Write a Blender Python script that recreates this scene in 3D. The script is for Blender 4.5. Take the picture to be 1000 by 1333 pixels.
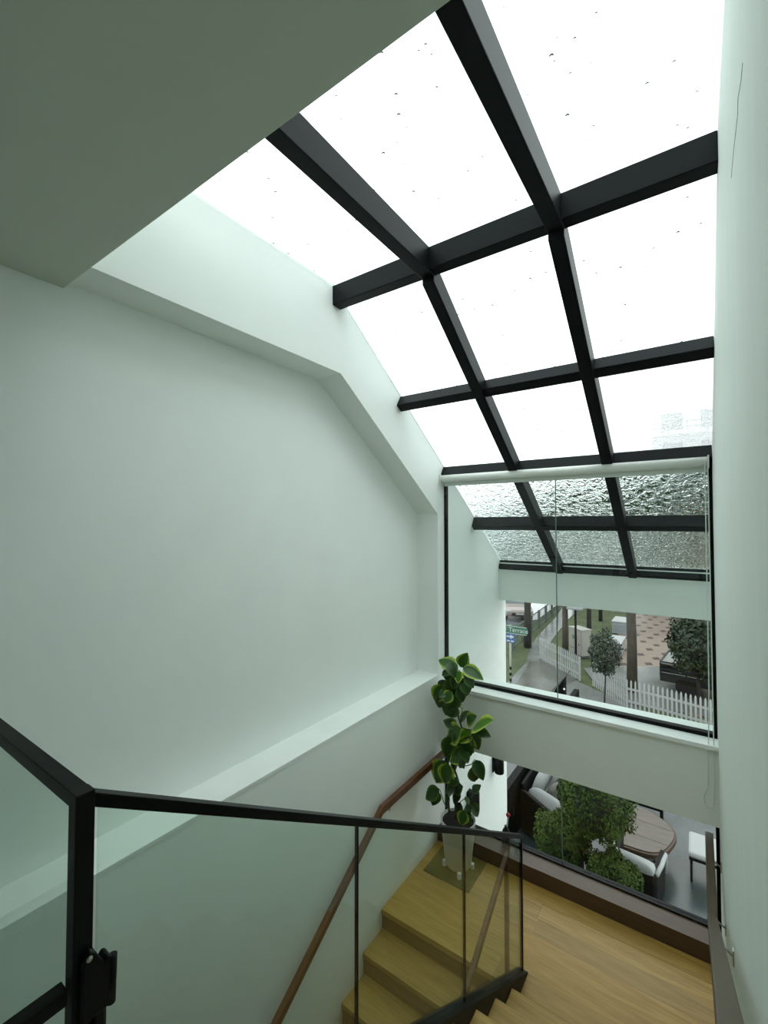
import bpy, math, random
from mathutils import Vector, Matrix
random.seed(7)
for o in list(bpy.data.objects): bpy.data.objects.remove(o)
S = bpy.context.scene
C = S.collection

# ------------------------------------------------------------------ camera
# All positions below are in metres relative to the camera's eye; H lifts the
# whole place so that the street outside lies at z = 0.
H = 6.4
FPX, YAW, PITCH = 581.2, math.radians(34.96), math.radians(1.6)
cam_d = bpy.data.cameras.new('camera'); cam = bpy.data.objects.new('camera', cam_d); C.objects.link(cam)
cam.location = (0, 0, H); cam.rotation_euler = (math.pi/2 + PITCH, 0, YAW)
cam_d.sensor_fit = 'HORIZONTAL'; cam_d.sensor_width = 36.0; cam_d.lens = 36.0*FPX/1000.0
cam_d.clip_start = 0.02; cam_d.clip_end = 500
S.camera = cam
FW = Vector((-math.sin(YAW)*math.cos(PITCH), math.cos(YAW)*math.cos(PITCH), math.sin(PITCH)))
RT = Vector((math.cos(YAW), math.sin(YAW), 0)); UP = RT.cross(FW)
def P(x, y, **k):
    """pixel + one known coordinate (the floor, wall or plane it touches) -> point"""
    d = FW + RT*((x-500)/FPX) + UP*((666.5-y)/FPX)
    a, v = list(k.items())[0]
    return d*(v/d['XYZ'.index(a)])

# ------------------------------------------------------------------ sky and exposure
W = bpy.data.worlds.new('overcast_sky'); S.world = W; W.use_nodes = True
nt = W.node_tree; nt.nodes.clear()
wo = nt.nodes.new('ShaderNodeOutputWorld'); bg = nt.nodes.new('ShaderNodeBackground')
tc = nt.nodes.new('ShaderNodeTexCoord'); nz = nt.nodes.new('ShaderNodeTexNoise'); cr = nt.nodes.new('ShaderNodeValToRGB')
nz.inputs['Scale'].default_value = 1.6; nz.inputs['Detail'].default_value = 3
cr.color_ramp.elements[0].color = (0.86, 0.94, 0.96, 1); cr.color_ramp.elements[1].color = (0.97, 1.0, 1.0, 1)
cr.color_ramp.elements[0].position = .35; cr.color_ramp.elements[1].position = .65
nt.links.new(tc.outputs['Generated'], nz.inputs['Vector']); nt.links.new(nz.outputs['Fac'], cr.inputs['Fac'])
sx = nt.nodes.new('ShaderNodeSeparateXYZ'); nt.links.new(tc.outputs['Generated'], sx.inputs[0])
mr = nt.nodes.new('ShaderNodeMapRange'); mr.inputs['To Min'].default_value = .85; mr.inputs['To Max'].default_value = 1.0
nt.links.new(sx.outputs['Z'], mr.inputs['Value']); nt.links.new(mr.outputs[0], bg.inputs['Strength'])
nt.links.new(cr.outputs['Color'], bg.inputs['Color']); nt.links.new(bg.outputs[0], wo.inputs[0])
vs = S.view_settings
vs.view_transform = 'Standard'; vs.look = 'None'; vs.gamma = 1.0; vs.use_curve_mapping = False
vs.exposure = 1.52
S.cycles.transparent_max_bounces = 32
S.cycles.max_bounces = 16; S.cycles.diffuse_bounces = 10

# ------------------------------------------------------------------ materials
def nodes(name):
    m = bpy.data.materials.new(name); m.use_nodes = True
    t = m.node_tree; t.nodes.clear()
    out = t.nodes.new('ShaderNodeOutputMaterial')
    return m, t, out
def lin(c):
    return tuple(((v/255)/12.92 if v/255 <= .04045 else ((v/255+.055)/1.055)**2.4) for v in c)
def M(name, rgb, rough=.6, metal=0, var=.06, vscale=6.0, bump=0.0, bscale=40.0, spec=.5, stretch=None, var2=None, rnd=0.0, k=1.0):
    m, t, out = nodes(name); L = t.links
    b = t.nodes.new('ShaderNodeBsdfPrincipled'); L.new(b.outputs[0], out.inputs[0])
    c = tuple(v*k for v in lin(rgb))
    b.inputs['Roughness'].default_value = rough; b.inputs['Metallic'].default_value = metal
    b.inputs['Specular IOR Level'].default_value = spec
    co = t.nodes.new('ShaderNodeTexCoord'); mp = t.nodes.new('ShaderNodeMapping')
    L.new(co.outputs['Object'], mp.inputs[0])
    if stretch: mp.inputs['Scale'].default_value = stretch
    n = t.nodes.new('ShaderNodeTexNoise'); n.inputs['Scale'].default_value = vscale; n.inputs['Detail'].default_value = 5
    L.new(mp.outputs[0], n.inputs['Vector'])
    r = t.nodes.new('ShaderNodeValToRGB'); r.color_ramp.elements[0].position = .3; r.color_ramp.elements[1].position = .7
    c2 = tuple(v*k for v in lin(var2)) if var2 else tuple(v*(1+var) for v in c)
    c1 = c if var2 else tuple(v*(1-var) for v in c)
    r.color_ramp.elements[0].color = (*c1, 1); r.color_ramp.elements[1].color = (*c2, 1)
    L.new(n.outputs['Fac'], r.inputs['Fac'])
    col = r.outputs['Color']
    if rnd:
        oi = t.nodes.new('ShaderNodeObjectInfo'); hs = t.nodes.new('ShaderNodeHueSaturation'); mr = t.nodes.new('ShaderNodeMapRange')
        mr.inputs['To Min'].default_value = 1-rnd; mr.inputs['To Max'].default_value = 1+rnd
        L.new(oi.outputs['Random'], mr.inputs['Value']); L.new(mr.outputs[0], hs.inputs['Value']); L.new(col, hs.inputs['Color'])
        col = hs.outputs['Color']
    L.new(col, b.inputs['Base Color'])
    if bump:
        n2 = t.nodes.new('ShaderNodeTexNoise'); n2.inputs['Scale'].default_value = bscale; n2.inputs['Detail'].default_value = 3
        L.new(mp.outputs[0], n2.inputs['Vector'])
        bp = t.nodes.new('ShaderNodeBump'); bp.inputs['Strength'].default_value = bump; bp.inputs['Distance'].default_value = .01
        L.new(n2.outputs['Fac'], bp.inputs['Height']); L.new(bp.outputs[0], b.inputs['Normal'])
    return m
def MO(*a, **kw):
    """rain-wet outdoor surfaces, all darkened in colour to offset the interior exposure"""
    return M(*a, **{'k': .34, **kw})
def glass(name, tint, drops=0.0, dscale=30.0, f0=.02):
    """clear sheet: straight transmission with a Fresnel reflection; rain drops bend the light where they sit"""
    m, t, out = nodes(name); L = t.links
    tr = t.nodes.new('ShaderNodeBsdfTransparent'); tr.inputs[0].default_value = (*tint, 1)
    gl = t.nodes.new('ShaderNodeBsdfGlossy'); gl.inputs['Roughness'].default_value = 0.0
    # Schlick reflectance of a thin sheet, alike from both sides
    lw = t.nodes.new('ShaderNodeLayerWeight'); lw.inputs[0].default_value = .5
    pw = t.nodes.new('ShaderNodeMath'); pw.operation = 'POWER'; pw.inputs[1].default_value = 5; L.new(lw.outputs['Facing'], pw.inputs[0])
    fr = t.nodes.new('ShaderNodeMath'); fr.operation = 'MULTIPLY_ADD'; fr.inputs[1].default_value = 1-f0; fr.inputs[2].default_value = f0; L.new(pw.outputs[0], fr.inputs[0])
    mx = t.nodes.new('ShaderNodeMixShader')
    L.new(fr.outputs[0], mx.inputs[0]); L.new(gl.outputs[0], mx.inputs[2])
    body = tr.outputs[0]
    if drops:
        co = t.nodes.new('ShaderNodeTexCoord')
        v = t.nodes.new('ShaderNodeTexVoronoi'); v.inputs['Scale'].default_value = dscale; v.inputs['Randomness'].default_value = 1.0
        L.new(co.outputs['Object'], v.inputs['Vector'])
        # only some cells carry a drop
        sep = t.nodes.new('ShaderNodeSeparateColor'); L.new(v.outputs['Color'], sep.inputs[0])
        keep = t.nodes.new('ShaderNodeMath'); keep.operation = 'LESS_THAN'; keep.inputs[1].default_value = drops
        L.new(sep.outputs[0], keep.inputs[0])
        rad = t.nodes.new('ShaderNodeMath'); rad.operation = 'MULTIPLY'; rad.inputs[1].default_value = .22
        L.new(sep.outputs[1], rad.inputs[0])
        ins = t.nodes.new('ShaderNodeMath'); ins.operation = 'LESS_THAN'; L.new(v.outputs['Distance'], ins.inputs[0]); L.new(rad.outputs[0], ins.inputs[1])
        fac = t.nodes.new('ShaderNodeMath'); fac.operation = 'MULTIPLY'; L.new(keep.outputs[0], fac.inputs[0]); L.new(ins.outputs[0], fac.inputs[1])
        half = t.nodes.new('ShaderNodeMath'); half.operation = 'MULTIPLY'; half.inputs[1].default_value = .95; L.new(fac.outputs[0], half.inputs[0]); fac = half
        rf = t.nodes.new('ShaderNodeBsdfRefraction'); rf.inputs['IOR'].default_value = 1.33; rf.inputs['Roughness'].default_value = .15
        rf.inputs['Color'].default_value = (tint[0]*.9, tint[1]*.9, tint[2]*.9, 1)
        bp = t.nodes.new('ShaderNodeBump'); bp.inputs['Strength'].default_value = 1.0; bp.inputs['Distance'].default_value = .05
        L.new(v.outputs['Distance'], bp.inputs['Height']); L.new(bp.outputs[0], rf.inputs['Normal'])
        m2 = t.nodes.new('ShaderNodeMixShader'); L.new(fac.outputs[0], m2.inputs[0]); L.new(body, m2.inputs[1]); L.new(rf.outputs[0], m2.inputs[2])
        body = m2.outputs[0]
    L.new(body, mx.inputs[1]); L.new(mx.outputs[0], out.inputs[0])
    return m
def wet_glass(name, tint, scale, strength, stretch=(1, 1, 1), clear=0.0):
    """pane with a film of running rain water: the relief of the film bends the view"""
    m, t, out = nodes(name); L = t.links
    co = t.nodes.new('ShaderNodeTexCoord'); mp = t.nodes.new('ShaderNodeMapping'); mp.inputs['Scale'].default_value = stretch
    L.new(co.outputs['Object'], mp.inputs[0])
    n = t.nodes.new('ShaderNodeTexNoise'); n.inputs['Scale'].default_value = scale; n.inputs['Detail'].default_value = 2.5; n.inputs['Distortion'].default_value = .8
    L.new(mp.outputs[0], n.inputs['Vector'])
    bp = t.nodes.new('ShaderNodeBump'); bp.inputs['Strength'].default_value = strength; bp.inputs['Distance'].default_value = .02
    L.new(n.outputs['Fac'], bp.inputs['Height'])
    rf = t.nodes.new('ShaderNodeBsdfRefraction'); rf.inputs['IOR'].default_value = 1.33; rf.inputs['Roughness'].default_value = .04
    rf.inputs['Color'].default_value = (*tint, 1); L.new(bp.outputs[0], rf.inputs['Normal'])
    gl = t.nodes.new('ShaderNodeBsdfGlossy'); gl.inputs['Roughness'].default_value = .05; L.new(bp.outputs[0], gl.inputs['Normal'])
    fr = t.nodes.new('ShaderNodeFresnel'); fr.inputs[0].default_value = 1.33
    mx = t.nodes.new('ShaderNodeMixShader'); L.new(fr.outputs[0], mx.inputs[0]); L.new(gl.outputs[0], mx.inputs[2])
    body = rf.outputs[0]
    if clear:
        tr = t.nodes.new('ShaderNodeBsdfTransparent'); tr.inputs[0].default_value = (*tint, 1)
        m2 = t.nodes.new('ShaderNodeMixShader'); m2.inputs[0].default_value = clear; L.new(body, m2.inputs[1]); L.new(tr.outputs[0], m2.inputs[2]); body = m2.outputs[0]
    L.new(body, mx.inputs[1]); L.new(mx.outputs[0], out.inputs[0])
    return m
def leafmat(name, inner, edge, lo=.45, hi=.75, rough=.35):
    """variegated leaf: dark heart, paler margin, pale midrib, from the leaf's own UV"""
    m, t, out = nodes(name); L = t.links
    b = t.nodes.new('ShaderNodeBsdfPrincipled'); L.new(b.outputs[0], out.inputs[0]); b.inputs['Roughness'].default_value = rough
    uv = t.nodes.new('ShaderNodeUVMap'); sx = t.nodes.new('ShaderNodeSeparateXYZ'); L.new(uv.outputs[0], sx.inputs[0])
    n = t.nodes.new('ShaderNodeTexNoise'); n.inputs['Scale'].default_value = 5; L.new(uv.outputs[0], n.inputs['Vector'])
    a1 = t.nodes.new('ShaderNodeMath'); a1.operation = 'ADD'; L.new(sx.outputs[0], a1.inputs[0])
    ms = t.nodes.new('ShaderNodeMath'); ms.operation = 'MULTIPLY_ADD'; ms.inputs[1].default_value = .7; ms.inputs[2].default_value = -.35
    L.new(n.outputs['Fac'], ms.inputs[0]); L.new(ms.outputs[0], a1.inputs[1])
    r = t.nodes.new('ShaderNodeValToRGB'); e = r.color_ramp.elements
    e[0].position = lo; e[0].color = (*lin(inner), 1); e[1].position = hi; e[1].color = (*lin(edge), 1)
    L.new(a1.outputs[0], r.inputs['Fac']); L.new(r.outputs['Color'], b.inputs['Base Color'])
    return m

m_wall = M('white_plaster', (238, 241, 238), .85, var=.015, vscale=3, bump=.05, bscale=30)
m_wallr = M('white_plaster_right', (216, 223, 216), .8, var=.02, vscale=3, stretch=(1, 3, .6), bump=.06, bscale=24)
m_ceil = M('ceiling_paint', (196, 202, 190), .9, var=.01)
m_ledge = M('white_stone_ledge', (238, 240, 238), .45, var=.03, vscale=4)
m_black = M('black_powder_coated_steel', (5, 7, 7), .42, var=.05, spec=.12)
m_blackd = M('black_matt_steel', (3, 4, 4), .5, var=.05, spec=.2)
m_bar = M('dark_grey_aluminium', (13, 17, 19), .45, var=.04, spec=.12, vscale=20, stretch=(.3, 1, 1))
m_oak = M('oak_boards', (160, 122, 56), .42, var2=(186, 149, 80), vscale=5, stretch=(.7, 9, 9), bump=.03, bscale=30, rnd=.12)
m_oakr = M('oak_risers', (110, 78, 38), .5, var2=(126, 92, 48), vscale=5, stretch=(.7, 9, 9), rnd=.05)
m_marble = M('grey_marble', (150, 156, 148), .2, var2=(182, 188, 180), vscale=2.2, bump=.0)
m_walnut = M('walnut_ledge', (74, 54, 38), .45, var2=(92, 69, 50), vscale=5, stretch=(.6, 9, 9), bump=.02)
m_rail = M('brown_timber_rail', (86, 48, 26), .4, var2=(104, 62, 36), vscale=6, stretch=(9, .7, 9), bump=.02)
m_railr = M('brown_timber_rail_right', (76, 62, 48), .45, var2=(88, 72, 57), vscale=6, stretch=(9, .7, 9), bump=.02)
m_steel = M('brushed_steel', (190, 192, 190), .3, metal=1, var=.05)
m_blind = M('white_blind_aluminium', (226, 228, 222), .45, var=.02)
m_fabric = M('roller_fabric', (205, 210, 203), .9, var=.02)
m_cord = M('white_bead_chain', (214, 220, 214), .5)
m_sil = M('grey_silicone_joint', (112, 126, 120), .5)
m_glass = glass('window_glass', (.965, .99, .98))
m_balu = glass('balustrade_glass', (.90, .965, .925), f0=.04)
m_sky = glass('skylight_glass', (.95, .99, .978), drops=.45, dscale=24)
m_wet1 = wet_glass('rain_film_glass', (.93, .97, .955), 17, .62, (1, .8, 1))
m_wet2 = wet_glass('rain_streaked_glass', (.90, .95, .935), 30, .5, (1, .6, 1))
m_drip = wet_glass('rain_dripping_glass', (.96, .985, .98), 45, .35, (1, .18, 1), clear=.55)

# ------------------------------------------------------------------ mesh helpers
OW = {}   # world location of objects
class MB:
    def __init__(s, xf=None): s.v = []; s.f = []; s.xf = xf; s.uv = None
    def add(s, vs, fs):
        n = len(s.v)
        s.v += [(s.xf @ Vector(p)) if s.xf else Vector(p) for p in vs]
        s.f += [tuple(i+n for i in f) for f in fs]; return s
    def box(s, x0, x1, y0, y1, z0, z1):
        if x0 > x1: x0, x1 = x1, x0
        if y0 > y1: y0, y1 = y1, y0
        if z0 > z1: z0, z1 = z1, z0
        return s.add([(x0,y0,z0),(x1,y0,z0),(x1,y1,z0),(x0,y1,z0),(x0,y0,z1),(x1,y0,z1),(x1,y1,z1),(x0,y1,z1)],
                     [(3,2,1,0),(4,5,6,7),(0,1,5,4),(1,2,6,5),(2,3,7,6),(3,0,4,7)])
    def prism(s, poly, a, b, axis='X'):
        """poly: 2-D outline in the other two axes (X: (y,z)  Y: (x,z)  Z: (x,y))"""
        ar = sum(poly[i][0]*poly[(i+1) % len(poly)][1]-poly[(i+1) % len(poly)][0]*poly[i][1] for i in range(len(poly)))
        if ar < 0: poly = poly[::-1]
        mk = {'X': lambda p, t: (t, p[0], p[1]), 'Y': lambda p, t: (p[0], t, p[1]), 'Z': lambda p, t: (p[0], p[1], t)}[axis]
        n = len(poly)
        vs = [mk(p, a) for p in poly] + [mk(p, b) for p in poly]
        fs = [tuple(range(n-1, -1, -1)), tuple(range(n, 2*n))] + [(i, (i+1) % n, n+(i+1) % n, n+i) for i in range(n)]
        if axis == 'Y': fs = [f[::-1] for f in fs]
        if b < a: fs = [f[::-1] for f in fs]
        return s.add(vs, fs)
    def hexa(s, a, b):   # two quads (lists of four points)
        return s.add(list(a)+list(b), [(3,2,1,0),(4,5,6,7),(0,1,5,4),(1,2,6,5),(2,3,7,6),(3,0,4,7)])
    def beam(s, p, q, w, h, up=(0, 0, 1)):
        p, q, up = Vector(p), Vector(q), Vector(up); d = (q-p).normalized()
        r = d.cross(up).normalized()*(w/2); u = r.cross(d).normalized()*(h/2)
        return s.hexa([p-r-u, p+r-u, p+r+u, p-r+u], [q-r-u, q+r-u, q+r+u, q-r+u])
    def tube(s, pts, rad, n=8, cap=True):
        pts = [Vector(p) for p in pts]; rings = []
        ref = Vector((.31, .23, .92))
        for i, p in enumerate(pts):
            d = (pts[min(i+1, len(pts)-1)]-pts[max(i-1, 0)]).normalized()
            a = d.cross(ref)
            if a.length < .05: a = d.cross(Vector((1, 0, 0)))
            a.normalize(); b = d.cross(a)
            r = rad[i] if isinstance(rad, (list, tuple)) else rad
            rings.append([p+a*(r*math.cos(2*math.pi*k/n))+b*(r*math.sin(2*math.pi*k/n)) for k in range(n)])
        vs = [v for r in rings for v in r]; fs = []
        for i in range(len(rings)-1):
            for k in range(n): fs.append((i*n+k, i*n+(k+1) % n, (i+1)*n+(k+1) % n, (i+1)*n+k))
        if cap: fs += [tuple(range(n-1, -1, -1)), tuple(range((len(rings)-1)*n, len(rings)*n))]
        return s.add(vs, fs)
    def lathe(s, prof, c=(0, 0, 0), n=24, ex=1.0, ey=1.0):
        vs = []; fs = []; c = Vector(c)
        for r, z in prof:
            for k in range(n):
                a = 2*math.pi*k/n; vs.append((c.x+ex*r*math.cos(a), c.y+ey*r*math.sin(a), c.z+z))
        for i in range(len(prof)-1):
            for k in range(n): fs.append((i*n+k, i*n+(k+1) % n, (i+1)*n+(k+1) % n, (i+1)*n+k))
        fs += [tuple(range(n-1, -1, -1)), tuple(range((len(prof)-1)*n, len(prof)*n))]
        return s.add(vs, fs)
    def pad(s, x0, x1, y0, y1, z0, z1, e=.35, n=18, m=8):
        """soft rounded cushion (superellipsoid)"""
        cx, cy, cz = (x0+x1)/2, (y0+y1)/2, (z0+z1)/2; a, b, c = (x1-x0)/2, (y1-y0)/2, (z1-z0)/2
        sg = lambda v, p: math.copysign(abs(v)**p, v)
        vs = []; fs = []
        for i in range(m+1):
            ph = -math.pi/2+math.pi*i/m
            for k in range(n):
                th = 2*math.pi*k/n
                vs.append((cx+a*sg(math.cos(ph), .6)*sg(math.cos(th), e), cy+b*sg(math.cos(ph), .6)*sg(math.sin(th), e), cz+c*sg(math.sin(ph), .8)))
        for i in range(m):
            for k in range(n): fs.append((i*n+k, i*n+(k+1) % n, (i+1)*n+(k+1) % n, (i+1)*n+k))
        return s.add(vs, fs)
    def leaves(s, cen, rad, cnt, size, shell=.55, flat=.5):
        """many small leaf blades scattered through an ellipsoid"""
        cx, cy, cz = cen; rx, ry, rz = rad
        for _ in range(cnt):
            d = Vector((random.gauss(0, 1), random.gauss(0, 1), random.gauss(0, 1))).normalized()
            r = (shell+(1-shell)*random.random())*(1+.10*math.sin(7*d.x+3*d.y)+.07*math.sin(9*d.z+5*d.x))
            p = Vector((cx+d.x*rx*r, cy+d.y*ry*r, cz+d.z*rz*r))
            n = (d+Vector((random.gauss(0, flat), random.gauss(0, flat), random.gauss(0, flat)+.3))).normalized()
            t = n.cross(Vector((random.gauss(0, 1), random.gauss(0, 1), random.gauss(0, 1)))).normalized(); b = n.cross(t)
            L = size*random.uniform(.7, 1.3); w = L*.42
            s.add([p-t*L*.5, p+b*w*.5+n*L*.05, p+t*L*.5, p-b*w*.5+n*L*.05], [(0, 1, 2, 3)])
        return s
    def blob(s, cen, rad, n=14, m=9, wob=.08):
        cx, cy, cz = cen; vs = []; fs = []
        for i in range(m+1):
            ph = -math.pi/2+math.pi*i/m
            for k in range(n):
                th = 2*math.pi*k/n; q = 1+wob*math.sin(3*th+2*ph)*math.cos(4*ph)
                vs.append((cx+rad[0]*q*math.cos(ph)*math.cos(th), cy+rad[1]*q*math.cos(ph)*math.sin(th), cz+rad[2]*q*math.sin(ph)))
        for i in range(m):
            for k in range(n): fs.append((i*n+k, i*n+(k+1) % n, (i+1)*n+(k+1) % n, (i+1)*n+k))
        return s.add(vs, fs)
    def build(s, name, mat, parent=None, smooth=False, bevel=0.0, kind=None):
        w = [Vector((p.x, p.y, p.z+H)) for p in s.v]
        lo = [min(p[i] for p in w) for i in range(3)]; hi = [max(p[i] for p in w) for i in range(3)]
        org = Vector(((lo[0]+hi[0])/2, (lo[1]+hi[1])/2, lo[2]))
        me = bpy.data.meshes.new(name); me.from_pydata([p-org for p in w], [], s.f); me.update()
        me.materials.append(mat)
        if smooth:
            me.polygons.foreach_set('use_smooth', [True]*len(me.polygons))
        o = bpy.data.objects.new(name, me); C.objects.link(o)
        place(o, org, parent)
        if bevel:
            b = o.modifiers.new('bevel', 'BEVEL'); b.width = bevel; b.segments = 2; b.limit_method = 'ANGLE'
        if kind: o['kind'] = kind
        return o
def place(o, world, parent=None):
    OW[o.name] = Vector(world)
    if parent:
        o.parent = parent; o.location = Vector(world)-OW[parent.name]
    else: o.location = world
def thing(name, pos, label, cat, group=None):
    o = bpy.data.objects.new(name, None); C.objects.link(o); o.empty_display_size = .1
    place(o, Vector((pos[0], pos[1], pos[2]+H)))
    return tag(o, label, cat, group)
def tag(o, label, cat, group=None):
    o['label'] = label; o['category'] = cat
    if group: o['group'] = group
    return o
def struct(o, label=None):
    o['kind'] = 'structure'
    if label: o['label'] = label
    return o
def clone(src, world, parent, name=None):
    """another piece with the same mesh (world point includes H)"""
    o = src.copy(); C.objects.link(o)
    if name: o.name = name
    place(o, world, parent); return o
def B(x0, x1, y0, y1, z0, z1): return MB().box(x0, x1, y0, y1, z0, z1)
def text_mesh(txt, size, name, mat, depth=.004):
    cu = bpy.data.curves.new(name, 'FONT'); cu.body = txt; cu.size = size; cu.extrude = depth; cu.align_x = 'CENTER'; cu.align_y = 'CENTER'
    tmp = bpy.data.objects.new(name+'_tmp', cu); C.objects.link(tmp)
    dg = bpy.context.evaluated_depsgraph_get(); me = bpy.data.meshes.new_from_object(tmp.evaluated_get(dg))
    bpy.data.objects.remove(tmp); me.materials.clear(); me.materials.append(mat); me.name = name
    return me

# ------------------------------------------------------------------ the stairwell shell
XL, XL2, XR, XRO = -2.161, -2.398, .106, .15   # left wall, its recess, right wall, right wall outside
D = 4.2                                  # window plane
ZU, ZLAND, ZLOW = -1.555, -3.14, -4.58   # upper floor, landing, lower floor
ZC, YC = 1.10, .823                      # ceiling, its edge at the skylight
YR, ZG, SL = 2.43, 1.752, .66            # ridge of the skylight, its height, its fall
zg = lambda y: ZG if y < YR else ZG-SL*(y-YR)
YE = 6.0                                 # end of the outer walls
ZLEDGE, ZSILL = -1.515, -1.60
BACK = -3.2

# left wall: solid base up to the ledge, deep recess above it, frame of plaster round the recess
wl = struct(MB().prism([(BACK, 1.13), (2.525, 1.13), (4.048, .107), (4.048, ZLEDGE-.02), (YE, ZLEDGE-.02), (YE, zg(YE)+.03), (YR, ZG+.03), (BACK, ZG+.03)], XL2, XL, 'X')
            .prism([(BACK, -6.0), (YE, -6.0), (YE, zg(YE)+.03), (YR, ZG+.03), (BACK, ZG+.03)], XL2-.16, XL2, 'X')
            .box(XL2, XL, BACK, YE, -6.0, ZLEDGE-.02).build('wall_left', m_wall), 'white plaster left wall with a deep recess')
struct(B(XL2, XL+.004, BACK, 4.05, ZLEDGE-.02, ZLEDGE).build('trim_1', m_ledge), 'white ledge along the foot of the recess')
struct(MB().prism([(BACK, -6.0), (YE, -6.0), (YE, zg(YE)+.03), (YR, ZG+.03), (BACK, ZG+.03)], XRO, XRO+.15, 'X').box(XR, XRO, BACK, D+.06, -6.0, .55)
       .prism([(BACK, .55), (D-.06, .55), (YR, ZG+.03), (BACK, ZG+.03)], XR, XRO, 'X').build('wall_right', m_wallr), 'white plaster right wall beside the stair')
struct(B(XL2-.16, XRO+.15, BACK-.15, BACK, -6.0, ZG+.03).build('wall_back', m_wall), 'white wall behind the stair head')
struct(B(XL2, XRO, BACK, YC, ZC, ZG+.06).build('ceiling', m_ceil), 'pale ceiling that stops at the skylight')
struct(MB().box(-1.09, XR, BACK, .64, ZU-.22, ZU-.03).box(XL, -1.09, BACK, .36, ZU-.22, ZU-.03).build('floor_slab', m_wall))
fl = struct(MB().box(-1.09, XR, BACK, .64, ZU-.03, ZU).box(XL, -1.09, BACK, .36, ZU-.03, ZU).build('floor', m_marble), 'grey marble floor at the stair head')
struct(B(XL, XL+.012, BACK, .36, ZU, ZU+.09).build('baseboard_left', m_ledge))
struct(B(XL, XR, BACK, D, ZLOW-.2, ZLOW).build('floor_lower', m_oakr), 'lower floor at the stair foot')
# spandrel between the two windows, wall below the landing, beam outside
struct(B(XL, XR, 4.06, D+.06, -2.18, ZSILL-.03).build('wall_front', m_wall), 'white spandrel wall between the two windows')
struct(B(XL, XR, 4.035, D-.01, ZSILL-.03, ZSILL).build('trim_2', m_ledge), 'white window sill')
struct(B(XL, XR, D+.0, D+.03, -6.0, -3.14).build('wall_front_lower', m_wall))
struct(B(XL, XRO, D+.055, D+.22, ZSILL-.1, ZSILL+.012).build('trim_4', m_ledge), 'white sill outside the tall window')
struct(B(XL, XRO, 5.77, YE, -1.0, zg(5.85)).build('wall_fascia', m_wall), 'white fascia beam below the glass roof outside')

# hairline crack in the plaster of the right wall
MB().tube([P(x, y, X=XR-.0004) for x, y in ((967, 82), (965, 104), (961, 128), (960.5, 150), (956, 190), (952, 232))], .0007, 5).build('plaster_crack', M('crack_grey', (120, 124, 118), .9), bpy.data.objects['wall_right'])

# ------------------------------------------------------------------ skylight
sk = bpy.data.objects.new('window_3', None); C.objects.link(sk); place(sk, (-1.0, 3.3, H+1.0)); struct(sk, 'black framed glass roof that folds down past the window')
XA, XB, BW = -1.395, -.60, .085
NRM = Vector((0, SL, 1)).normalized(); DIR = Vector((0, 1, -SL)).normalized()
def bar_cross(y, depth, w=.083):
    g = Vector((0, y, zg(y)))
    a = [g, g+DIR*w, g+DIR*w-NRM*depth, g-NRM*depth]
    xr = XR if y < D else XRO
    return MB().hexa([p+Vector((XL, 0, 0)) for p in a], [p+Vector((xr, 0, 0)) for p in a]).build('cross_bar', m_bar, sk, bevel=.004)
# ridge beam: vertical face to the room, then the fall
MB().prism([(YR, ZG), (YR, 1.61), (YR+.085, 1.605), (YR+.14, zg(YR+.14))], XL, XR, 'X').build('ridge_bar', m_bar, sk, bevel=.004)
for y, dp in ((3.344, .11), (4.171, .125), (4.951, .13), (5.80, .12)): bar_cross(y, dp)
for xc in (XA, XB):
    MB().box(xc-BW/2, xc+BW/2, YC, YR+.09, 1.595, ZG).build('rafter', m_bar, sk, bevel=.004)
    MB().hexa([(xc-BW/2, YR+.06, zg(YR+.06)-.155), (xc+BW/2, YR+.06, zg(YR+.06)-.155), (xc+BW/2, YR+.06, zg(YR+.06)), (xc-BW/2, YR+.06, zg(YR+.06))],
              [(xc-BW/2, 5.86, zg(5.86)-.155), (xc+BW/2, 5.86, zg(5.86)-.155), (xc+BW/2, 5.86, zg(5.86)), (xc-BW/2, 5.86, zg(5.86))]).build('rafter', m_bar, sk, bevel=.004)
    # slim glazing channel on the side of each rafter, lit by the sky
rows = [(YC-.02, YR), (YR, 3.38), (3.38, 4.20), (4.20, 4.985), (4.985, 5.86)]
cols = [(XL, XA), (XA, XB), (XB, XRO)]
for r, (ya, yb) in enumerate(rows):
    for c, (xa, xb) in enumerate(cols):
        mt = m_sky
        if r == 2 and c == 2: mt = m_drip
        if r == 3: mt = m_wet1
        if r == 4: mt = m_wet2
        za, zb = zg(ya), zg(yb)
        MB().hexa([(xa, ya, za), (xb, ya, za), (xb, yb, zb), (xa, yb, zb)], [(xa, ya, za+.012), (xb, ya, za+.012), (xb, yb, zb+.012), (xa, yb, zb+.012)]).build('pane', mt, sk)

# ------------------------------------------------------------------ windows of the stair
def window(name, z0, z1, label, xj, left=True):
    w = bpy.data.objects.new(name, None); C.objects.link(w); place(w, ((XL+XR)/2, D+.02, z0+H)); struct(w, label)
    t = .022
    B(XL, XL+t*.75, D-.01, D+.05, z0, z1).build('frame', m_blackd, w)
    B(XR-t*1.0, XR, D-.01, D+.05, z0, z1).build('frame', m_blackd, w)
    B(XL, XR, D-.01, D+.05, z0, z0+.030 if name == 'window_1' else z0+.012).build('frame', m_blackd, w)
    B(XL, XR, D-.01, D+.05, z1-.03, z1).build('frame', m_blackd, w)
    B(XL+t*.75, xj-.0028, D+.015, D+.027, z0+.012, z1-.03).build('pane', m_glass, w)
    B(xj+.0028, XR-t, D+.015, D+.027, z0+.012, z1-.03).build('pane', m_glass, w)
    B(xj-.0028, xj+.0028, D+.013, D+.029, z0+.012, z1-.03).build('joint', m_sil, w)
    return w
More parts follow.
